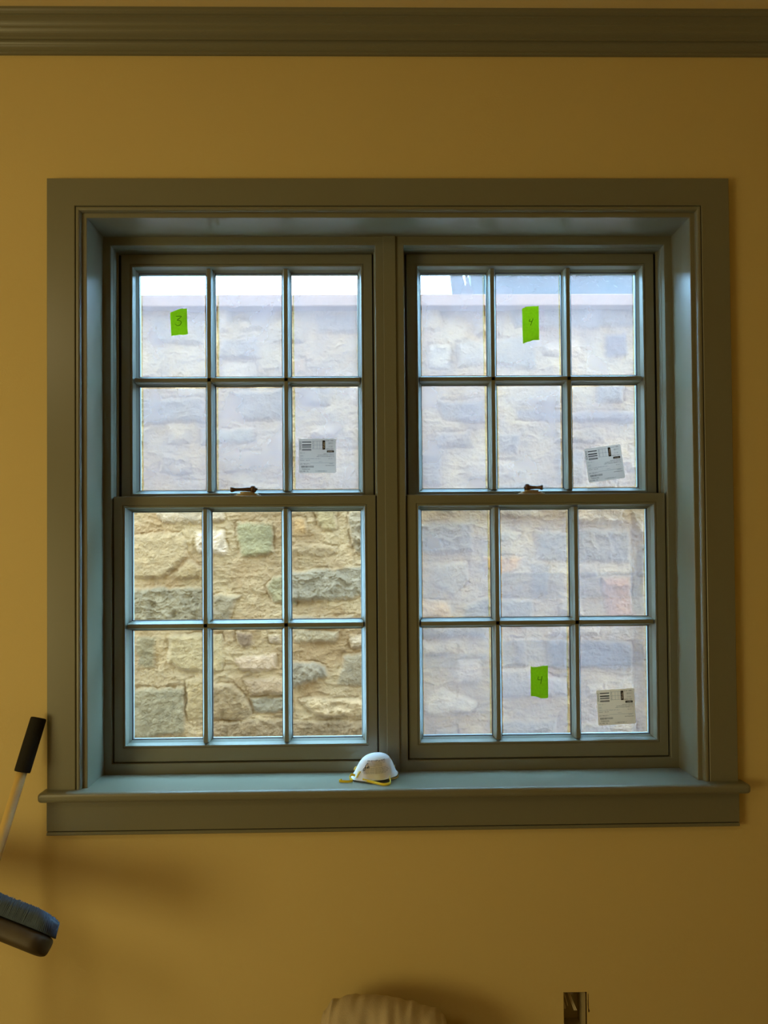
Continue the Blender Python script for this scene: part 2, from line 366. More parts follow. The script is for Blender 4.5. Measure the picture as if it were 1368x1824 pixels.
# ------------------------------------------------------------------ green tape
def tape(poly, Y, strokes, label):
    zc = sum(p.z for p in poly)/len(poly); xc = sum(p.x for p in poly)/len(poly)
    e = empty('masking_tape', (xc, Y, zc), label=label, cat='tape', group='green tape pieces on the panes')
    b = MB(); n = len(poly)
    b.add([(p.x, Y, p.z) for p in poly]+[(p.x, Y-.0002, p.z) for p in poly], [tuple(range(n)), tuple(range(n, 2*n))[::-1]]+[(i, (i+1) % n, n+(i+1) % n, n+i) for i in range(n)])
    b.build('tape_strip', TAPE, e)
    h = MB()
    for s in strokes: h.tube(smooth_path(s, 5) if len(s) > 2 else s, .0007, 6)
    h.build('handwriting', INKT, e)
INKT = mat('marker_ink', (.005, .03, .006), .6)
YU, YL = .1765+.0062, .131+.0062
def pts(l, Y): return [at(x, y, Y) for x, y in l]
def crop(l, ox, oy, s, Y): return [at(ox+x*s, oy+y*s, Y) for x, y in l]
s_ = 80/1368
tape(crop([(395, 465), (470, 430), (560, 395), (640, 360), (710, 338), (800, 342), (905, 338), (910, 500), (915, 700), (920, 900), (935, 1110), (880, 1128), (820, 1140), (760, 1140), (700, 1130), (640, 1140), (580, 1155), (520, 1155), (470, 1158), (440, 1180), (428, 1150), (415, 900), (405, 700)], 280, 530, s_, YU), YU,
     [crop(q, 280, 530, s_, YU-.0003) for q in ([(570, 570), (650, 568), (735, 572), (690, 620), (605, 690), (680, 700), (735, 750), (710, 815), (660, 852), (600, 850), (550, 805)],)], 'green tape with a handwritten 3 on the left window, short piece')
tape(crop([(340, 345), (400, 320), (460, 285), (520, 275), (600, 272), (700, 262), (780, 270), (845, 255), (848, 500), (855, 800), (860, 1100), (862, 1290), (800, 1298), (730, 1300), (670, 1300), (620, 1325), (560, 1345), (480, 1360), (410, 1390), (365, 1408), (360, 1200), (352, 900), (345, 600)], 910, 530, s_, YU), YU,
     [crop(q, 910, 530, s_, YU-.0003) for q in ([(590, 655), (555, 720), (650, 730)], [(678, 640), (640, 740), (595, 855)])], 'green tape with a 4 high on the right window, longest piece')
tape(crop([(430, 285), (480, 305), (560, 312), (640, 305), (720, 290), (800, 268), (880, 275), (955, 265), (958, 600), (962, 900), (968, 1240), (900, 1262), (830, 1265), (750, 1262), (690, 1240), (620, 1218), (540, 1198), (480, 1195), (438, 1190), (435, 800), (432, 500)], 920, 1170, s_, YL), YL,
     [crop(q, 920, 1170, s_, YL-.0003) for q in ([(668, 600), (655, 690), (740, 700)], [(778, 585), (760, 700), (738, 825)])], 'green tape with a 4 low on the right window, nearest the sill')

# ------------------------------------------------------------------ paper labels
def sticker(c, ang, Y, label, paper, num):
    e = empty('paper_label', (c.x, Y, c.z), label=label, cat='label', group='printed paper labels on the panes')
    ca, sa = math.cos(ang), math.sin(ang)
    Wd, H = .1030, .0955
    def T(u, v, d=0): return (c.x+(u-.5)*Wd*ca-(v-.5)*H*sa, Y-d, c.z+(u-.5)*Wd*sa+(v-.5)*H*ca)
    pl = []
    for cx, cy, a0 in ((.96, .957, 0), (.04, .957, 90), (.04, .043, 180), (.96, .043, 270)):
        for k in range(5):
            a = math.radians(a0+k*22.5); pl.append((cx+.04*math.cos(a), cy+.043*math.sin(a)))
    b = MB(); n = len(pl)
    b.add([T(*p) for p in pl]+[T(*p, .0002) for p in pl], [tuple(range(n)), tuple(range(n, 2*n))[::-1]]+[(i, (i+1) % n, n+(i+1) % n, n+i) for i in range(n)])
    b.build('paper', paper, e)
    ink = MB(); gi = MB(); pw = MB(); stp = MB(); dg = MB(); blk = MB(); bar = MB(); col_ = MB(); job = MB()
    def rect(mb, u0, v0, u1, v1, d=.0003): mb.add([T(u0, v0, d), T(u1, v0, d), T(u1, v1, d), T(u0, v1, d)], [(0, 1, 2, 3)])
    def txt(mb, s, u, v, size, rot=0, d=.0003, wmax=None):
        vs, fs = text_mesh(s, size/H)
        xm = max(p[0] for p in vs); k = H/Wd
        sc = 1
        if wmax: sc = wmax/(xm*(k if not rot else 1))
        out = []
        for p in vs:
            if rot: out.append(T(u-p[1]*k, v+p[0]*sc, d))
            else: out.append(T(u+p[0]*k*sc, v+p[1], d))
        mb.add(out, fs)
    # pixel layout taken from a 650 x 600 reading of the label: u = x/650, v = 1-y/600
    def U(x): return x/650
    def V(y): return 1-y/600
    for y0, y1 in ((50, 66), (98, 118), (135, 150), (160, 164), (182, 196), (202, 208)): rect(stp, U(55), V(y1), U(218), V(y0))
    txt(stp, num, U(42), V(200), .0078, rot=1, wmax=.26)
    for x0, x1, y0, y1 in ((262, 410, 40, 43), (262, 410, 108, 111), (262, 410, 176, 179), (262, 265, 40, 179), (318, 321, 40, 179), (368, 371, 40, 179)): rect(dg, U(x0), V(y1), U(x1), V(y0))
    txt(dg, 'FENETRE', U(256), V(185), .0040, rot=1, wmax=.25)
    rect(blk, U(415), V(190), U(462), V(30))
    txt(pw, 'Vide', U(452), V(170), .0062, rot=1, d=.0005, wmax=.18)
    for s, y in (('JCW 1480', 45), ('BOX 4', 88), ('--', 108), ('1 1 21', 148), ('MFG 1X1', 192)): txt(col_, s, U(470 if len(s) > 6 else 520), V(y), .0044, wmax=.21 if len(s) > 6 else None)
    rect(col_, U(490), V(242), U(615), V(205)); txt(pw, 'LH-MU', U(505), V(236), .0046, d=.0005)
    txt(gi, 'SASH 1X1   1', U(20), V(255), .0034); txt(gi, 'CLEAR', U(20), V(300), .0030); txt(gi, 'LOW E', U(20), V(322), .0030)
    txt(ink, 'MADE IN THE USA', U(430), V(272), .0032, wmax=.29); txt(ink, 'DOUBLE HUNG SASH CLEAR GL', U(330), V(294), .0032, wmax=.43); txt(ink, 'UNIT 2 WOOD PRIMED 11 31', U(310), V(318), .0034, wmax=.47)
    txt(gi, 'UNIT 1 2 LITE 3W2H 1X1 CL 1', U(20), V(358), .0036, wmax=.55); txt(gi, 'PG  LC', U(520), V(358), .0034)
    txt(ink, 'WGHT   30.4 M', U(20), V(385), .0036, wmax=.26); txt(gi, '8 OF 10', U(350), V(408), .0028)
    rect(gi, U(200), V(427), U(620), V(424))
    txt(job, 'JOB 7788 QTY 1', U(20), V(450), .0044, wmax=.26); txt(gi, 'PRIMED', U(530), V(445), .0032); txt(ink, 'INTERIOR', U(465), V(478), .0034, wmax=.24)
    x = 40; rr = random.Random(5)
    while x < 255:
        wd = rr.choice((3, 5, 7)); rect(bar, U(x), V(505), U(x+wd), V(472)); x += wd+rr.choice((4, 5))
    txt(job, 'T0902342', U(48), V(545), .0056); txt(job, 'IC-MK: 16', U(25), V(580), .0052); txt(job, '11-58018 001-1', U(285), V(578), .0050, wmax=.31)
    ink.build('maker_text', INK, e); job.build('job_text', INK, e); gi.build('fine_print', INKG, e); stp.build('striped_symbol', INK, e); dg.build('pane_diagram', INKG, e); blk.build('logo_block', INK, e); bar.build('barcode', INK, e); col_.build('size_codes', INK, e); pw.build('white_print', mat('white_print', (.8, .8, .8), .7), e)
sticker(at(565.5, 812, YU), 0, YU, 'bluish white printed label set straight, on the left window', PAPER, '304350')
sticker(at(1077, 825.5, YU), math.radians(7.6), YU, 'white printed label tilted up to the right, right window upper sash', PAPER, '304354')
sticker(at(1097.5, 1259, YL), math.radians(2.6), YL, 'cream printed label in the bottom right corner pane of the right window', PAPER3, '304357')

# ------------------------------------------------------------------ respirator mask on the sill
MASKM = translucent('mask_fabric', (.86, .86, .84), (.8, .78, .7), .22)
MASKC = mat('mask_tan', (.62, .47, .30), .9)
STRAP = mat('yellow_elastic', (.78, .60, .02), .7)
mc = Vector((at(667, 1385, .035).x, .036, JZ0))
mk = empty('respirator_mask', mc, label='white dust mask with yellow straps lying on the window sill', cat='mask')
HR = [(0, 1.0), (.03, 1.01), (.07, .965), (.2, .90), (.4, .82), (.6, .73), (.8, .59), (.9, .46), (.96, .31), (1, 0)]
Hm = .0560
tilt = math.radians(-4.2)
def msurf(th, h, off=0):
    """th: angle around (0 = right, 90 = back, 270 = front), h: 0 rim .. 1 apex"""
    for i in range(len(HR)-1):
        if h <= HR[i+1][0]:
            t = (h-HR[i][0])/(HR[i+1][0]-HR[i][0]); r = HR[i][1]*(1-t)+HR[i+1][1]*t; break
    nx = math.copysign(abs(math.cos(th))**.92, math.cos(th)); ny = math.copysign(abs(math.sin(th))**.92, math.sin(th))
    wr = 1+.012*math.sin(th*9+h*4)*(1-h)
    x = nx*(.0585+off)*r*wr; y = ny*(.0450+off)*r*wr; z = .0070+h*(Hm+off)
    x += .004*h
    X = x*math.cos(tilt)+z*math.sin(-tilt)*0-z*math.sin(tilt)*0; Z = z+x*math.sin(-tilt)
    return Vector((mc.x+X, mc.y+y, mc.z+Z))
ms = MB(); NT, NH = 72, 40; vs = []
def heights():
    return [1-math.cos(k/NH*math.pi/2) if False else (k/NH)**.9 for k in range(NH+1)]
hh = []
for k in range(NH+1):
    t = k/NH; hh.append(1-(1-t)**1.7)
for h in hh:
    for k in range(NT): vs.append(msurf(2*math.pi*k/NT, min(h, .9999)))
fs = [(i*NT+k, i*NT+(k+1) % NT, (i+1)*NT+(k+1) % NT, (i+1)*NT+k) for i in range(NH) for k in range(NT)]+[tuple(range(NH*NT, NH*NT+NT))]
ms.add(vs, fs); mo = ms.build('cup', MASKM, mk, smooth=True)
md = mo.modifiers.new('s', 'SOLIDIFY'); md.thickness = .0012; md.offset = -1
rm = MB(); rim = [msurf(2*math.pi*k/NT, .012, .0003) for k in range(NT+1)]
rm.tube(rim, .0016, 8, False); rm.build('rim', MASKM, mk, smooth=True)
def mwrap(mb, s, a0, hbase, size, wmax=None, col=None):       # prints text along the front of the cup
    v, f = text_mesh(s, size); xm = max(p[0] for p in v); xo = -xm/2
    k = (wmax/xm) if wmax else 1
    out = []
    for p in v:
        x = p[0]*k-(wmax if wmax else xm)/2; h = hbase+p[1]/Hm
        sc = .052*(1-h*.35)
        out.append(msurf(math.radians(270)+a0+math.asin(max(-.97, min(.97, x/sc))), max(.02, min(.97, h)), .0006))
    mb.add(out, f)
pr = MB()
mwrap(pr, '3M 8210Plus N95', math.radians(2), .735, .0062, wmax=.046)
for k, (h, wd) in enumerate(((.672, .046), (.615, .030), (.555, .030))): mwrap(pr, 'PARTICULATE RESPIRATOR NIOSH TC 84A', 0, h, .0030, wmax=wd)
for k, (h, wd) in enumerate(((.485, .050), (.430, .058), (.375, .062), (.320, .058), (.27, .05))): mwrap(pr, 'WARNING this respirator helps protect against certain', 0, h, .0030, wmax=wd)
pr.build('printed_text', INKG, mk)
lg = MB()
for q in ([(-.62, .60), (-.50, .70), (-.42, .55), (-.55, .50)], [(-.70, .45), (-.60, .56), (-.56, .44), (-.66, .38)], [(-.46, .50), (-.36, .58), (-.33, .52)]):
    lg.tube([msurf(math.radians(270)+a*.95, h, .0007) for a, h in q+[q[0]]], .0007, 6)
lg.build('printed_emblem', INK, mk)
def ribbon(pts, wv, th=.0008):
    b = MB(); P = smooth_path(pts, 8); n = len(P); vs = []
    for i, p in enumerate(P):
        wvv = Vector(wv(i/(n-1))) if callable(wv) else Vector(wv)
        t = (P[min(i+1, n-1)]-P[max(i-1, 0)]).normalized(); nn = t.cross(wvv).normalized()*th
        vs += [p-wvv/2-nn, p+wvv/2-nn, p+wvv/2+nn, p-wvv/2+nn]
    fs = [(i*4+k, i*4+(k+1) % 4, (i+1)*4+(k+1) % 4, (i+1)*4+k) for i in range(n-1) for k in range(4)]+[(0, 1, 2, 3), (n*4-4, n*4-3, n*4-2, n*4-1)]
    return b.add(vs, fs)
z0 = JZ0+.0038
front = [(at(646, 1388, -.002).x, -.004, z0+.004), (at(662, 1391, -.01).x, -.014, z0+.0015), (at(680, 1398, -.02).x, -.029, z0), (at(690, 1400, -.02).x, -.030, z0+.0005), (at(695.5, 1396, -.02).x, -.022, z0+.002), (at(694.5, 1390, -.01).x, -.008, z0+.006), (at(695, 1384, 0).x, .004, z0+.008)]
ribbon(front, (0, .0015, .0062)).build('strap', STRAP, mk, smooth=True)
lf = [(at(633, 1382, .02).x, .012, z0+.010), (at(626, 1380, .02).x, .012, z0+.012), (at(623, 1386, .01).x, .008, z0+.005), (at(628, 1391, 0).x, .000, z0+.001), (at(620, 1393, 0).x, -.004, z0), (at(610, 1391, 0).x, -.003, z0+.0005), (at(604.5, 1388, 0).x, .001, z0+.001), (at(609, 1386.5, .01).x, .006, z0+.001)]
ribbon(lf, (0, .0015, .0058)).build('strap', STRAP, mk, smooth=True)
rg = [(at(703.5, 1365.5, .03).x, .040, JZ0+.030), (at(701.5, 1371, .03).x, .036, JZ0+.024), (at(705, 1378, .03).x, .030, JZ0+.014), (at(709.5, 1382, .03).x, .026, JZ0+.007), (at(704, 1386, .02).x, .022, JZ0+.003), (at(692, 1387, .02).x, .012, JZ0+.004)]
ribbon(rg, (0, .002, .0042)).build('strap', mat('pale_elastic', (.75, .62, .16), .7), mk, smooth=True)
for a, h0, h1 in ((math.radians(218), .10, .36), (math.radians(168), .25, .42)):
    ribbon([msurf(a, h0, .0012), msurf(a+.03, (h0+h1)/2, .0025), msurf(a+.05, h1, .0012)], (.005, -.003, 0)).build('strap_tab', mat('pale_elastic'), mk, smooth=True)

# ------------------------------------------------------------------ electrical box in the wall
JB = empty('electrical_box', ((HX0+HX1)/2, .03, HZ0), label='open electrical box with loose wires low in the wall', cat='electrical box')
b = MB(); x0, x1, z0b, z1b = HX0+.002, HX1-.006, HZ0+.001, HZ1-.003
b.box(x0, x1, .060, .062, z0b, z1b); b.box(x0-.0015, x0, -.004, .062, z0b, z1b); b.box(x1, x1+.0015, -.006, .062, z0b, z1b); b.box(x0, x1, -.004, .062, z1b, z1b+.0015); b.box(x0, x1, -.004, .062, z0b-.001, z0b)
b.build('box_shell', mat('box_plastic', (.44, .36, .19), .6), JB)
CABLE = mat('cable_sheath', (.75, .68, .50), .6)
for k, (pa, r) in enumerate((((.500, .345, .052, .046), .0016), ((.5045, .345, .052, .046), .0015), ((.509, .345, .050, .046), .0014))):
    MB().tube(smooth_path([(.4955+.0015*k, .050, .389), (.500+.002*k, .035, .372), (.507+.0025*k, .020, .350), (.5115+.003*k, .008, .337)], 5), .0011, 8).build('wire', CABLE, JB, smooth=True)
MB().tube(smooth_path([(.4875, .03, .387), (.4885, .022, .378), (.489, .018, .370), (.4920, .012, .360), (.4945, .008, .349)], 5), [.0012]*4+[.0024]*6+[.0024]*3+[.0012]*8, 8).build('wire', CABLE, JB, smooth=True)
MB().tube(smooth_path([(.4835, .03, .375), (.4850, .018, .362), (.4865, .010, .350), (.4870, .006, .343)], 5), [.0011]*8+[.0022]*8, 8).build('wire', CABLE, JB, smooth=True)
sc = MB(); sc.tube([(.5005, -.004, .389), (.5005, -.0065, .389)], .0042, 16); sc.tube([(.5005, -.006, .3905), (.5005, -.0075, .3905)], .0016, 10)
sc.build('screw_tab', BRASS, JB)
MB().add([(.5415, WY-.0003, .389), (.5425, WY-.0003, .388), (.5430, WY-.0003, .352), (.5455, WY-.0003, .345), (.5435, WY-.0003, .341), (.5420, WY-.0003, .343), (.5408, WY-.0003, .36)], [(0, 1, 2, 3, 4, 5, 6)]).build('cut_edge', mat('plaster_cut', (.05, .015, .01), .9), JB)

# ------------------------------------------------------------------ broom handle with foam grip leaning on the wall
FOAM = mat('black_foam', (.016, .015, .010), .8, .2, bump=.4, bscale=300)
POLE = mat('pole_lacquer', (.72, .52, .19), .5, .3)
top = at(69, 1279, -.040); mid = at(39.5, 1375, -.075)
d = (mid-top).normalized(); foot = top + d*(top.z/-d.z)
bh = empty('broom', (foot.x, foot.y, 0), label='pale broom handle with black foam grip leaning beside the casing', cat='broom')
MB().tube([top+d*.004, top+d*1.18], .0118, 20).build('handle', POLE, bh, smooth=True)
g0, g1 = top, mid
MB().tube([g0-d*.001, g0, g0+d*.004, g0+(g1-g0)*.5, g1-d*.003, g1], [.013, .0175, .0185, .0187, .0185, .0178], 28).build('grip', FOAM, bh, smooth=True)['label'] = 'black foam grip'
hb = foot
fl = top+d*1.16
MB().prism([(-.02, 0), (.02, 0), (.028, .06), (.012, .085), (-.012, .085), (-.028, .06)], 'y', -.14, .14).build('broom_head', mat('broom_black', (.03, .03, .03), .6), bh)
hd = [o for o in bh.children if o.name.startswith('broom_head')][0]
hd.matrix_parent_inverse = Matrix(); hd.location = (fl.x-foot.x, fl.y-foot.y, max(.03, fl.z-.07))

# ------------------------------------------------------------------ push broom head, bristles up
WOODD = mat('dark_worn_wood', (.046, .031, .008), .6, var=.45, vscale=25)
BRIS = mat('blue_grey_bristles', (.075, .105, .14), .8, .2, bump=.6, bscale=220, var=.3, vscale=90)
pe = at(97, 1666, -.30); pl_ = at(0, 1628, -.262)
ax = (pl_-pe); ax.y -= .0; ax = ax.normalized()
pb = empty('push_broom', pe+ax*.42+Vector((0, 0, -.02)), label='push broom head with blue grey bristles up at the left edge', cat='broom')
# section frame: long axis ax, s = up and away from the room (bristles), q = towards the camera and down
sdir = Vector((.10, .62, .78)); sdir = (sdir-ax*sdir.dot(ax)).normalized(); qd = ax.cross(sdir).normalized()
if qd.y > 0: qd = -qd
Lh = .80
def head(mb, sec_fn, n=40, L=Lh):
    ring = []; m = None
    for i in range(n+1):
        t = i/n; dist = L*(t if t > .0 else 0)
        u = dist
        ring.append(sec_fn(u)); m = len(ring[-1])
    vs = [p for r_ in ring for p in r_]
    fs = [(i*m+k, i*m+(k+1) % m, (i+1)*m+(k+1) % m, (i+1)*m+k) for i in range(n) for k in range(m)]+[tuple(range(m))[::-1], tuple(range(n*m, n*m+m))]
    return mb.add(vs, fs)
us = [0, .001, .003, .006, .010, .015, .021, .028]
def taper(u): return math.sqrt(max(0, 1-(1-min(1, u/.030))**2))*.92+.08
def bl_sec(u):
    k = taper(u); hw = .036*k; out = []
    for a in range(20):
        t = 2*math.pi*a/20; cx_ = math.copysign(abs(math.cos(t))**.6, math.cos(t)); sy_ = math.copysign(abs(math.sin(t))**.6, math.sin(t))
        out.append(pe+ax*u+qd*(cx_*hw)+sdir*(-.0240+sy_*.0210*(.55+.45*k)))
    return out
def head2(mb, fn, L=Lh):
    U_ = us+[.028+(L-.028)*k/30 for k in range(1, 31)]; ring = [fn(u) for u in U_]; m = len(ring[0]); n = len(ring)-1
    return mb.add([p for r_ in ring for p in r_], [(i*m+k, i*m+(k+1) % m, (i+1)*m+(k+1) % m, (i+1)*m+k) for i in range(n) for k in range(m)]+[tuple(range(m))[::-1], tuple(range(n*m, n*m+m))])
head2(MB(), bl_sec).build('block', WOODD, pb, smooth=True)
bt = MB(); rr = random.Random(3)
bc_ = MB()
def br_sec(u):
    k = taper(u); out = []; k2 = .55+.45*min(1, u/.045)**.5
    for a in range(20):
        t = 2*math.pi*a/20; out.append(pe+ax*(u+.007*(1-min(1, u/.05)))+qd*(math.copysign(abs(math.cos(t))**.5, math.cos(t))*.033*k)+sdir*(.013*k2+k2*math.copysign(abs(math.sin(t))**.5, math.sin(t))*.0185))
    return out
head2(bt, br_sec)
for i in range(260):
    u = .002+i*.0030
    k = taper(u)
    for j in range(9):
        q = (j/8-.5)*2*.0325*k
        base = pe+ax*u+qd*q-sdir*.004
        tip = base+sdir*((.0370+rr.uniform(-.0012, .0014))*(.62+.38*min(1, u/.045)**.5))+ax*(rr.uniform(-.0015, .0015)+.012*(1-min(1, u/.05)))+qd*(q*.12+rr.uniform(-.001, .001))
        bt.tube([base, base*.4+tip*.6, tip], [.0016, .0017, .0011], 5)
tag(bt.build('bristles', BRIS, pb, smooth=True), kind='stuff')
hf = pe+ax*.42-sdir*.02; ft = Vector((hf.x-.10, hf.y-.85, .0))
hdv = (ft-hf).normalized()
MB().tube([hf+hdv*.005, ft+Vector((0, 0, .012))], .012, 16).build('handle', POLE, pb, smooth=True)

# ------------------------------------------------------------------ draped cloth at the bottom edge
CLOTH = mat('grey_cloth', (.52, .43, .28), .95, .1, bump=.5, bscale=400, var=.12, vscale=25)
tp = at(660, 1777, -.12)
cl = MB(); NA, NHt = 120, 40; vs = []
def hn(a, s): return math.sin(a*s+1.3*s)
L_ = at(566, 1800, -.12).x; R_2 = at(806, 1815, -.12).x; cxm = (L_+R_2)/2; hw_ = (R_2-L_)/2
Ztop = tp.z
def outline(x):                                      # top silhouette over x in -1..1
    pts_ = [(-1, -.075), (-.93, -.035), (-.80, -.010), (-.45, 0), (-.1, -.002), (.15, -.010), (.35, -.017), (.55, -.027), (.75, -.036), (.88, -.047), (1, -.085)]
    for i in range(len(pts_)-1):
        if x <= pts_[i+1][0]:
            t = (x-pts_[i][0])/(pts_[i+1][0]-pts_[i][0]); t = t*t*(3-2*t); return pts_[i][1]*(1-t)+pts_[i+1][1]*t
    return pts_[-1][1]
NC, NR = 150, 60
for i in range(NC+1):
    x = -1+2*i/NC
    w_ = math.sqrt(max(0, 1-abs(x)**7))
    zt_ = Ztop+outline(x)
    fo_ = .006*math.sin(x*8+.7)+.0032*math.sin(x*17+2.1)+.0025*math.sin(x*29+1)
    for j in range(NR+1):
        ph = j/NR
        # front hem -> up -> over the top -> down the back
        a = (ph-.5)*2
        if abs(a) < .35:
            q = a/.35*math.pi/2; y = -math.sin(q)*.055; dz = (1-math.cos(q))*.050
        else:
            q = (abs(a)-.35)/.65; y = -math.copysign(.055+.03*q, a); dz = .050+q*(zt_-.050-.004)
        k = min(1, max(0, (abs(a)-.05)/.4))
        y += -math.copysign(1, a)*fo_*k*1.2
        z = zt_-dz+.0015*math.sin(x*19+a*5)*(1-k)+.0007*math.sin(x*37+a*9)
        xx = x*hw_*(1+.10*max(0, (abs(a)-.35)/.65))+.004*math.sin(a*9+x*5)
        vs.append((cxm+xx, -.12+y*(.25+.75*w_), max(.003, z)))
fs = [(i*(NR+1)+j, (i+1)*(NR+1)+j, (i+1)*(NR+1)+j+1, i*(NR+1)+j+1) for i in range(NC) for j in range(NR)]
fs += [tuple(range(NR+1)), tuple(range(NC*(NR+1), (NC+1)*(NR+1)))]
cl.add(vs, fs); co = cl.build('drop_cloth', CLOTH, smooth=True)
tag(co, 'grey beige cloth heap draped in folds below the window', 'cloth')

# ------------------------------------------------------------------ outside: stone retaining wall
SYW = 1.70
def vnoise(x, z, sc, seed):
    r = np.random.default_rng(seed); G = r.random((256, 256))
    u = x*sc+500; v = z*sc+500; i = np.floor(u).astype(int); j = np.floor(v).astype(int); fu = u-i; fv = v-j
    fu = fu**3*(fu*(fu*6-15)+10); fv = fv**3*(fv*(fv*6-15)+10); i %= 256; j %= 256; i2 = (i+1) % 256; j2 = (j+1) % 256
    return (G[i, j]*(1-fu)+G[i2, j]*fu)*(1-fv)+(G[i, j2]*(1-fu)+G[i2, j2]*fu)*fv
def fbm(x, z, sc, seed, o=5, g=.5):
    s = 0; a = 1; tot = 0
    for k in range(o): s = s+a*vnoise(x, z, sc*2**k, seed+k); tot += a; a *= g
    return s/tot*2-1
def ridged(x, z, sc, seed, o=4):
    s = 0; a = 1; tot = 0
    for k in range(o):
        n = 1-np.abs(vnoise(x, z, sc*2**k, seed+k)*2-1)*1.0; s = s+a*n**2; tot += a; a *= .55
    return s/tot
A3 = (210, 880, 470/1368); A4 = (720, 880, 480/1368); A1 = (220, 460, 450/1368); A2 = (720, 460, 450/1368)
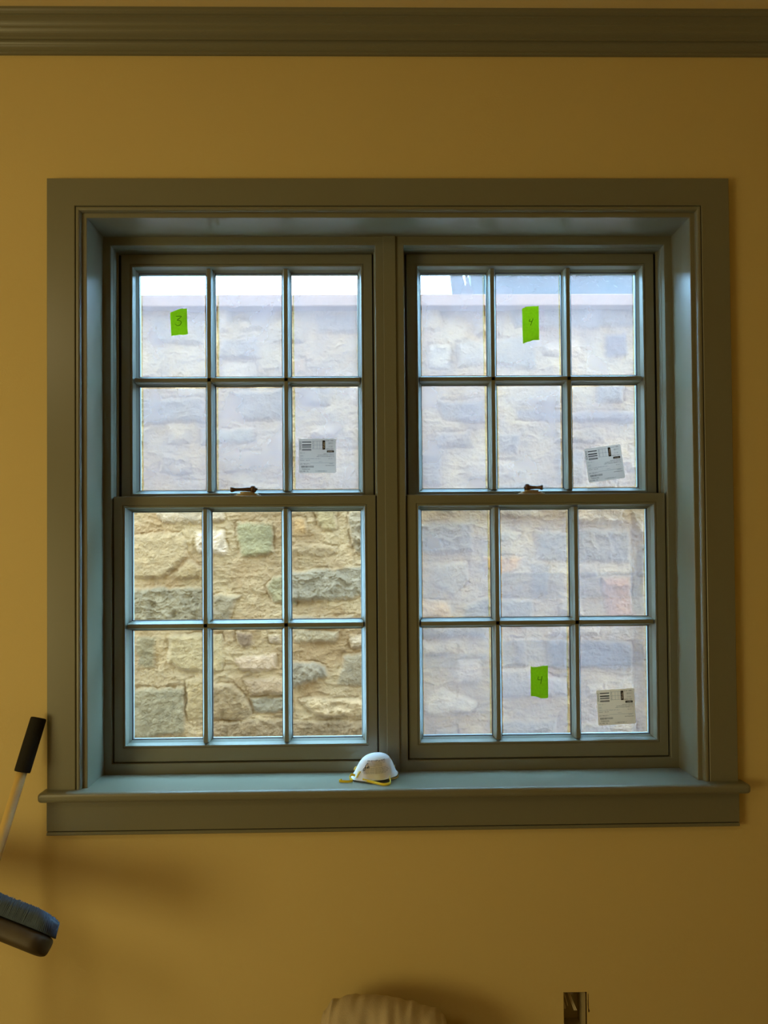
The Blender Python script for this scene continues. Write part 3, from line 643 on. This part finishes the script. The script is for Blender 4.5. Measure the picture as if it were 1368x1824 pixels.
STONES = [  # frame, polygon, colour (sRGB), height mm, roughness mm
 (A3, [(190, 60), (545, 60), (555, 140), (500, 150), (240, 152), (205, 125)], (206, 196, 168), 30, 4),
 (A3, [(60, 215), (180, 200), (330, 195), (362, 250), (362, 325), (275, 395), (240, 432), (60, 435)], (196, 180, 138), 26, 4),
 (A3, [(392, 195), (470, 185), (560, 182), (566, 250), (562, 318), (480, 318), (430, 312), (392, 270)], (246, 238, 214), 24, 16),
 (A3, [(622, 150), (800, 150), (805, 300), (770, 322), (630, 322)], (172, 176, 134), 22, 4),
 (A3, [(60, 490), (250, 478), (446, 482), (446, 660), (60, 662)], (158, 156, 130), 30, 18),
 (A3, [(275, 415), (370, 335), (440, 390), (440, 440), (330, 440)], (190, 172, 126), 26, 8),
 (A3, [(486, 525), (640, 522), (600, 560), (575, 655), (486, 655)], (160, 154, 126), 22, 8),
 (A3, [(760, 480), (800, 430), (930, 430), (930, 570), (800, 560)], (172, 172, 132), 22, 10),
 (A3, [(890, 400), (1080, 385), (1280, 372), (1280, 525), (1080, 555), (900, 548)], (166, 166, 146), 30, 14),
 (A3, [(890, 270), (1030, 262), (1142, 265), (1140, 310), (1000, 332), (890, 305)], (190, 172, 130), 20, 8),
 (A3, [(1200, 90), (1300, 90), (1300, 330), (1225, 300), (1200, 200)], (170, 164, 138), 26, 18),
 (A3, [(905, 130), (975, 128), (975, 215), (905, 215)], (204, 172, 112), 18, 8),
 (A3, [(1010, 70), (1140, 70), (1130, 182), (1065, 196), (1030, 150)], (188, 176, 128), 24, 5),
 (A3, [(95, 735), (200, 738), (200, 905), (105, 890)], (166, 162, 128), 18, 8),
 (A3, [(258, 735), (440, 722), (538, 730), (552, 850), (540, 915), (440, 925), (340, 918), (270, 872)], (208, 196, 150), 24, 3),
 (A3, [(60, 1000), (350, 998), (355, 1240), (200, 1262), (60, 1260)], (160, 158, 128), 24, 6),
 (A3, [(608, 715), (700, 712), (702, 782), (655, 802), (612, 765)], (140, 118, 92), 26, 5),
 (A3, [(600, 850), (700, 838), (815, 830), (818, 912), (720, 928), (640, 922), (610, 890)], (224, 206, 176), 22, 4),
 (A3, [(470, 980), (600, 988), (650, 1050), (702, 1112), (665, 1165), (470, 1165)], (170, 152, 112), 34, 8),
 (A3, [(675, 1052), (900, 1048), (900, 1132), (712, 1132)], (158, 158, 138), 16, 10),
 (A3, [(640, 965), (760, 955), (880, 950), (880, 1032), (690, 1042)], (196, 176, 142), 26, 8),
 (A3, [(470, 1175), (700, 1165), (890, 1162), (890, 1262), (470, 1272)], (166, 148, 112), 22, 12),
 (A3, [(900, 700), (1155, 706), (1135, 768), (915, 775)], (190, 182, 150), 24, 6),
 (A3, [(860, 862), (1000, 870), (1075, 890), (1085, 955), (880, 1005)], (158, 156, 138), 28, 12),
 (A3, [(1172, 825), (1300, 818), (1300, 995), (1140, 985)], (172, 166, 140), 24, 4),
 (A3, [(935, 1060), (1010, 1048), (1300, 1062), (1300, 1145), (1080, 1158), (1000, 1130)], (232, 216, 172), 30, 14),
 (A3, [(890, 1178), (1300, 1172), (1300, 1268), (890, 1272)], (160, 142, 106), 24, 12),
 (A3, [(778, 728), (842, 726), (845, 775), (790, 772)], (216, 204, 180), 14, 8),
 (A3, [(362, 965), (460, 955), (470, 1165), (360, 1168)], (196, 180, 132), 18, 5),
 (A4, [(60, 150), (350, 145), (352, 285), (220, 300), (60, 300)], (170, 162, 136), 30, 18),
 (A4, [(150, 355), (325, 340), (322, 430), (250, 515), (150, 455)], (186, 178, 150), 28, 5),
 (A4, [(400, 320), (600, 318), (575, 380), (490, 405), (400, 385)], (236, 190, 104), 22, 10),
 (A4, [(75, 535), (235, 540), (232, 632), (75, 635)], (238, 206, 140), 24, 12),
 (A4, [(660, 185), (830, 198), (835, 342), (670, 335)], (164, 158, 134), 26, 12),
 (A4, [(880, 180), (1135, 180), (1135, 345), (880, 342)], (160, 152, 130), 28, 16),
 (A4, [(1000, 425), (1150, 415), (1160, 620), (1020, 622)], (222, 170, 120), 22, 12),
 (A4, [(300, 570), (440, 520), (450, 632), (300, 632)], (158, 156, 136), 24, 14),
 (A4, [(470, 185), (592, 190), (562, 238), (470, 244)], (190, 184, 158), 22, 5),
 (A4, [(110, 1040), (190, 980), (365, 1048), (335, 1110), (110, 1118)], (220, 212, 184), 30, 6),
 (A4, [(480, 890), (640, 888), (820, 938), (820, 1020), (480, 1025)], (196, 190, 172), 26, 6),
 (A4, [(75, 745), (262, 750), (252, 812), (75, 815)], (216, 204, 170), 22, 6),
 (A4, [(730, 745), (850, 740), (850, 885), (745, 880)], (150, 146, 138), 24, 6),
 (A4, [(890, 745), (1150, 750), (1150, 880), (890, 885)], (142, 138, 136), 24, 6),
 (A4, [(480, 520), (650, 545), (650, 632), (480, 632)], (162, 160, 142), 24, 12),
 (A1, [(590, 725), (870, 715), (880, 880), (640, 885)], (156, 150, 134), 24, 7),
 (A1, [(1035, 318), (1300, 310), (1300, 412), (1040, 405)], (150, 140, 126), 22, 5),
 (A1, [(150, 320), (420, 318), (430, 470), (160, 460)], (176, 168, 146), 24, 8),
 (A1, [(520, 450), (740, 430), (740, 545), (520, 550)], (166, 158, 140), 24, 8),
 (A1, [(90, 760), (440, 765), (440, 890), (90, 900)], (160, 154, 138), 24, 8),
 (A1, [(840, 560), (980, 555), (985, 625), (850, 630)], (222, 192, 140), 20, 8),
 (A2, [(128, 480), (246, 472), (246, 602), (132, 600)], (222, 216, 192), 26, 5),
 (A2, [(1075, 415), (1205, 415), (1205, 545), (1080, 545)], (130, 126, 134), 26, 5),
 (A2, [(560, 275), (840, 268), (1250, 275), (1250, 375), (1100, 385), (600, 382)], (150, 144, 138), 26, 7),
 (A2, [(285, 460), (440, 445), (450, 580), (290, 600)], (196, 188, 164), 26, 6),
 (A2, [(180, 775), (440, 768), (435, 892), (205, 882)], (148, 142, 132), 26, 7),
 (A2, [(170, 940), (372, 938), (372, 1022), (172, 1025)], (166, 154, 134), 22, 8),
 (A2, [(490, 945), (630, 950), (620, 1060), (500, 1055)], (158, 152, 136), 24, 12),
 (A2, [(590, 820), (1240, 830), (1240, 890), (600, 885)], (150, 142, 136), 24, 6),
 (A2, [(1035, 680), (1200, 680), (1190, 775), (1040, 780)], (160, 158, 150), 22, 6)]
polys = []
for (ox_, oy_, sc_), pl2, col, hgt, rg_ in STONES:
    P = [at(ox_+x*sc_, oy_+y*sc_, SYW) for x, y in pl2]; polys.append((np.array([(p.x, p.z) for p in P]), col, hgt/1000, rg_/1000))
PAL = [(188, 176, 144), (168, 162, 136), (200, 184, 146), (158, 150, 126), (206, 194, 164), (178, 160, 122), (214, 200, 172), (164, 164, 148)]
boxes = [(p[:, 0].min(), p[:, 0].max(), p[:, 1].min(), p[:, 1].max()) for p, *_ in polys]
rs = random.Random(21)
for _ in range(4000):
    wd, ht = rs.uniform(.09, .34), rs.uniform(.05, .17); x = rs.uniform(-2.3, 2.3); z = rs.uniform(-.3, 2.6)
    bx = (x, x+wd, z, z+ht)
    if any(bx[0] < q[1]+.008 and bx[1] > q[0]-.008 and bx[2] < q[3]+.008 and bx[3] > q[2]-.008 for q in boxes): continue
    boxes.append(bx); c_ = .2*ht
    P = []
    for (cx_, cz_) in ((x, z), (x+wd, z), (x+wd, z+ht), (x, z+ht)): 
        P.append((cx_+rs.uniform(-.35, .35)*c_+(c_ if cx_ == x else -c_)*.6, cz_+rs.uniform(-.2, .2)*c_))
        P.append(((cx_+(x+wd/2))/2+rs.uniform(-1, 1)*c_*.4, cz_+rs.uniform(-.3, .3)*c_)) if rs.random() < .5 else None
    ctr = np.mean(P, 0); P = sorted(P, key=lambda p: math.atan2(p[1]-ctr[1], p[0]-ctr[0]))
    polys.append((np.array(P), rs.choice(PAL), rs.uniform(.018, .034), rs.choice((.004, .006, .010, .016))))
NX, NZ = 1300, 820
gx = np.linspace(-2.35, 2.35, NX); gz = np.linspace(-.35, 2.70, NZ); X, Z = np.meshgrid(gx, gz)
wx = X+.016*fbm(X, Z, 12, 1, 5, .6)+.004*fbm(X, Z, 70, 51, 2); wz = Z+.014*fbm(X, Z, 12, 9, 5, .6)+.004*fbm(X, Z, 70, 61, 2)
mort = .016*fbm(X, Z, 6, 20, 5)+.012*ridged(X*.7+.02*fbm(X, Z, 18, 23), Z*1.5+.03*fbm(X, Z, 12, 24), 18, 30, 5)
Hf = mort.copy(); base = np.array(s2l((212, 198, 156))); dk = np.array(s2l((192, 170, 126)))
tmx = np.clip(fbm(X, Z, 7, 40, 4)*1.2+.5, 0, 1)[..., None]
COL = base*(1-tmx)+dk*tmx
R1 = ridged(X+.03*fbm(X, Z, 20, 71), Z*1.3+.03*fbm(X, Z, 20, 81), 16, 90, 5); R2 = fbm(X, Z, 30, 95, 5); R3 = fbm(X, Z, 11, 97, 4)
for P, col, hgt, rgh in polys:
    lo = P.min(0)-.05; hi = P.max(0)+.05
    i0, i1 = np.searchsorted(gx, (lo[0], hi[0])); j0, j1 = np.searchsorted(gz, (lo[1], hi[1]))
    if i1-i0 < 2 or j1-j0 < 2: continue
    a = wx[j0:j1, i0:i1]; b_ = wz[j0:j1, i0:i1]; n = len(P); inside = np.zeros(a.shape, bool); dist = np.full(a.shape, 9.)
    for k in range(n):
        x1_, y1_ = P[k]; x2_, y2_ = P[(k+1) % n]; ex, ey = x2_-x1_, y2_-y1_
        t = np.clip(((a-x1_)*ex+(b_-y1_)*ey)/(ex*ex+ey*ey+1e-12), 0, 1); dist = np.minimum(dist, np.hypot(a-x1_-t*ex, b_-y1_-t*ey))
        cond = ((y1_ > b_) != (y2_ > b_)) & (a < (x2_-x1_)*(b_-y1_)/(y2_-y1_+1e-12)+x1_); inside ^= cond
    sd = np.where(inside, dist, -dist)
    m = np.clip((sd+.010)/.030, 0, 1); m = m*m*(3-2*m)
    tx, tz = rs.uniform(-.05, .05), rs.uniform(-.10, .06); c = P.mean(0)
    hs = hgt*.75+tx*(a-c[0])+tz*(b_-c[1])+rgh*(R1[j0:j1, i0:i1]-.5)*1.3+rgh*.5*R2[j0:j1, i0:i1]+.004*R3[j0:j1, i0:i1]
    Hf[j0:j1, i0:i1] = Hf[j0:j1, i0:i1]*(1-m)+(Hf[j0:j1, i0:i1]*.3+hs)*m
    ring = np.exp(-((sd+.004)/.006)**2)*np.clip(.35+1.6*fbm(a, b_, 9, 200, 3), 0, 1); Hf[j0:j1, i0:i1] -= .008*ring
    mc_ = np.clip((sd+.003)/.016, 0, 1)[..., None]; cc = np.array(s2l(col))*.86+base*.14
    vv = 1+.22*R2[j0:j1, i0:i1][..., None]+.10*R3[j0:j1, i0:i1][..., None]
    COL[j0:j1, i0:i1] = COL[j0:j1, i0:i1]*(1-mc_)+cc*vv*mc_
    # dark joint line at the foot of the stone
Hf += .004*ridged(X*.8+.03*fbm(X, Z, 9, 130), Z+.03*fbm(X, Z, 9, 131), 34, 133, 4)+.0022*fbm(X, Z, 110, 140, 3)
COL *= (1+.20*fbm(X, Z, 5, 150, 4))[..., None]*np.array([1, 1, 1])+.0
COL *= (1+.14*fbm(X, Z, 45, 120, 4))[..., None]
COL = np.clip(COL*np.array((.350, .202, .158)), 0, .9)
verts = np.stack([X, SYW-Hf, Z], -1).reshape(-1, 3)
idx = np.arange(NX*NZ).reshape(NZ, NX)
faces = np.stack([idx[:-1, :-1], idx[:-1, 1:], idx[1:, 1:], idx[1:, :-1]], -1).reshape(-1, 4)
me = bpy.data.meshes.new('stonework'); me.vertices.add(len(verts)); me.vertices.foreach_set('co', verts.ravel())
me.loops.add(faces.size); me.loops.foreach_set('vertex_index', faces.ravel()); me.polygons.add(len(faces)); me.polygons.foreach_set('loop_start', np.arange(0, faces.size, 4))
me.polygons.foreach_set('loop_total', np.full(len(faces), 4)); me.update(calc_edges=True)
me.polygons.foreach_set('use_smooth', np.ones(len(faces), bool))
ca = me.color_attributes.new('stone_colour', 'FLOAT_COLOR', 'POINT')
ca.data.foreach_set('color', np.concatenate([COL.reshape(-1, 3), np.ones((NX*NZ, 1))], 1).ravel().astype(np.float32))
def stonemat():
    m = bpy.data.materials.new('rubble_stone'); m.use_nodes = True; n = m.node_tree.nodes; L = m.node_tree.links; b = n['Principled BSDF']
    b.inputs['Roughness'].default_value = .92; b.inputs['Specular IOR Level'].default_value = .2
    at_ = n.new('ShaderNodeAttribute'); at_.attribute_name = 'stone_colour'; L.new(at_.outputs['Color'], b.inputs['Base Color'])
    tc = n.new('ShaderNodeTexCoord'); t = n.new('ShaderNodeTexNoise'); t.inputs['Scale'].default_value = 55; t.inputs['Detail'].default_value = 8; t.inputs['Roughness'].default_value = .65; t.inputs['Distortion'].default_value = 1.2
    L.new(tc.outputs['Object'], t.inputs[0]); bp = n.new('ShaderNodeBump'); bp.inputs['Strength'].default_value = .9; bp.inputs['Distance'].default_value = .010
    L.new(t.outputs[0], bp.inputs['Height']); L.new(bp.outputs[0], b.inputs['Normal']); return m
STM = stonemat(); me.materials.append(STM)
so = bpy.data.objects.new('stonework', me); C.objects.link(so)
sw = empty('stone_wall', (0, SYW+.2, -.35), label='rubble stone retaining wall seen outside through both windows', cat='stone wall')
so.parent = sw; so.matrix_parent_inverse = sw.matrix_basis.inverted()
ctz = at(600, 524, SYW-.08).z; cbz = at(600, 545, SYW-.08).z
CONC = mat('coping_stone', tuple(c*k for c, k in zip(s2l((224, 214, 194)), (.20, .100, .082))), .9, .2, bump=.5, bscale=60, var=.12, vscale=9)
MB().box(-2.35, 2.35, SYW-.08, SYW+.42, cbz, ctz).build('coping', CONC, sw, bevel=.006)
MB().box(-2.35, 2.35, SYW+.015, SYW+.40, -.35, cbz).build('wall_core', CONC, sw)
GR = mat('ground_soil', (.20, .16, .10), .95, var=.3, vscale=3)
tag(MB().box(-6, 6, EXT, SYW+.02, -.45, -.3).build('ground', GR), 'bare ground between the house and the stone wall', 'ground', kind='structure')
tag(MB().box(-12, 12, SYW+.42, 14, ctz-.35, ctz-.12).build('ground', GR), 'raised ground behind the stone wall', 'ground', kind='structure')
# hedge and tree beyond the wall
LEAF = mat('hedge_leaves', (.030, .034, .036), .8, .2, var=.4, vscale=6)
BARK = mat('bark', (.035, .034, .036), .9, .1, var=.3, vscale=10)
HY = 3.6; gzz = ctz-.12
hx0 = at(832, 500, HY).x; hx1 = at(1113, 521, HY).x; hz = at(960, 497, HY).z
hm = MB(); n = 1
rl = random.Random(9)
core = MB(); NXh = 60
def htop(x):
    t = (x-hx0)/(hx1-hx0)
    return hz+.010*math.sin(t*17)+.008*math.sin(t*41)+.012*math.sin(t*7+1)+.012*t
for i in range(5200):
    x = rl.uniform(hx0, hx1+.16); y = rl.uniform(-.25, .25); ztop = htop(min(x, hx1))
    z = rl.uniform(gzz+.05, ztop)
    if rl.random() < .6: z = ztop-abs(rl.gauss(0, .05))
    if x > hx1: z = min(z, rl.uniform(gzz, at(1113+ (x-hx1)*260, 520, HY).z)); 
    a, b_, c_ = rl.uniform(0, 6.3), rl.uniform(-1, 1), rl.uniform(.012, .022)
    u = Vector((math.cos(a), math.sin(a)*.6, b_)).normalized(); v = u.orthogonal().normalized()
    p = Vector((x, HY+y, z))
    hm.add([p-u*c_, p+v*c_*.5, p+u*c_, p-v*c_*.5], [(0, 1, 2, 3)])
hg = empty('hedge', ((hx0+hx1)/2, HY, gzz), label='dark hedge top showing above the stone wall at right', cat='hedge')
tag(hm.build('foliage', LEAF, hg), kind='stuff')
cr_ = MB(); prof_ = []
vs = []
for i in range(NXh+1):
    x = hx0+(hx1-hx0)*i/NXh; z = htop(x)-.015
    vs += [(x, HY-.2, gzz), (x, HY-.2, z-.02), (x, HY, z), (x, HY+.2, z-.02), (x, HY+.2, gzz)]
cr_.add(vs, [(i*5+k, i*5+(k+1) % 5, (i+1)*5+(k+1) % 5, (i+1)*5+k) for i in range(NXh) for k in range(5)]+[(0, 1, 2, 3, 4), tuple(NXh*5+k for k in range(5))])
tag(cr_.build('inner_growth', LEAF, hg), kind='stuff')
TY = 3.2
tb = at(815, 522, TY); tt = at(806, 440, TY)
tr = empty('tree', (tb.x+.02, TY, gzz), label='leaning dark tree trunk above the wall, right window first pane', cat='tree')
rad = 12.5*(TY+1.87)/F_PX
dd = (at(811, 482, TY)-at(818.5, 522, TY)).normalized()
b0 = at(818.5, 522, TY)-dd*.3; b0.z = gzz
MB().tube([b0, at(818.5, 522, TY), at(811, 482, TY), at(811, 482, TY)+dd*.5, at(811, 482, TY)+dd*1.2], [rad*1.25, rad*1.1, rad*.85, rad*.7, rad*.4], 16).build('trunk', BARK, tr, smooth=True)
MB().tube([at(836, 526, TY), at(834, 510, TY), at(829, 482, TY), at(824, 450, TY), at(818, 400, TY)], [.022, .012, .010, .008, .006], 10).build('branch', BARK, tr, smooth=True)
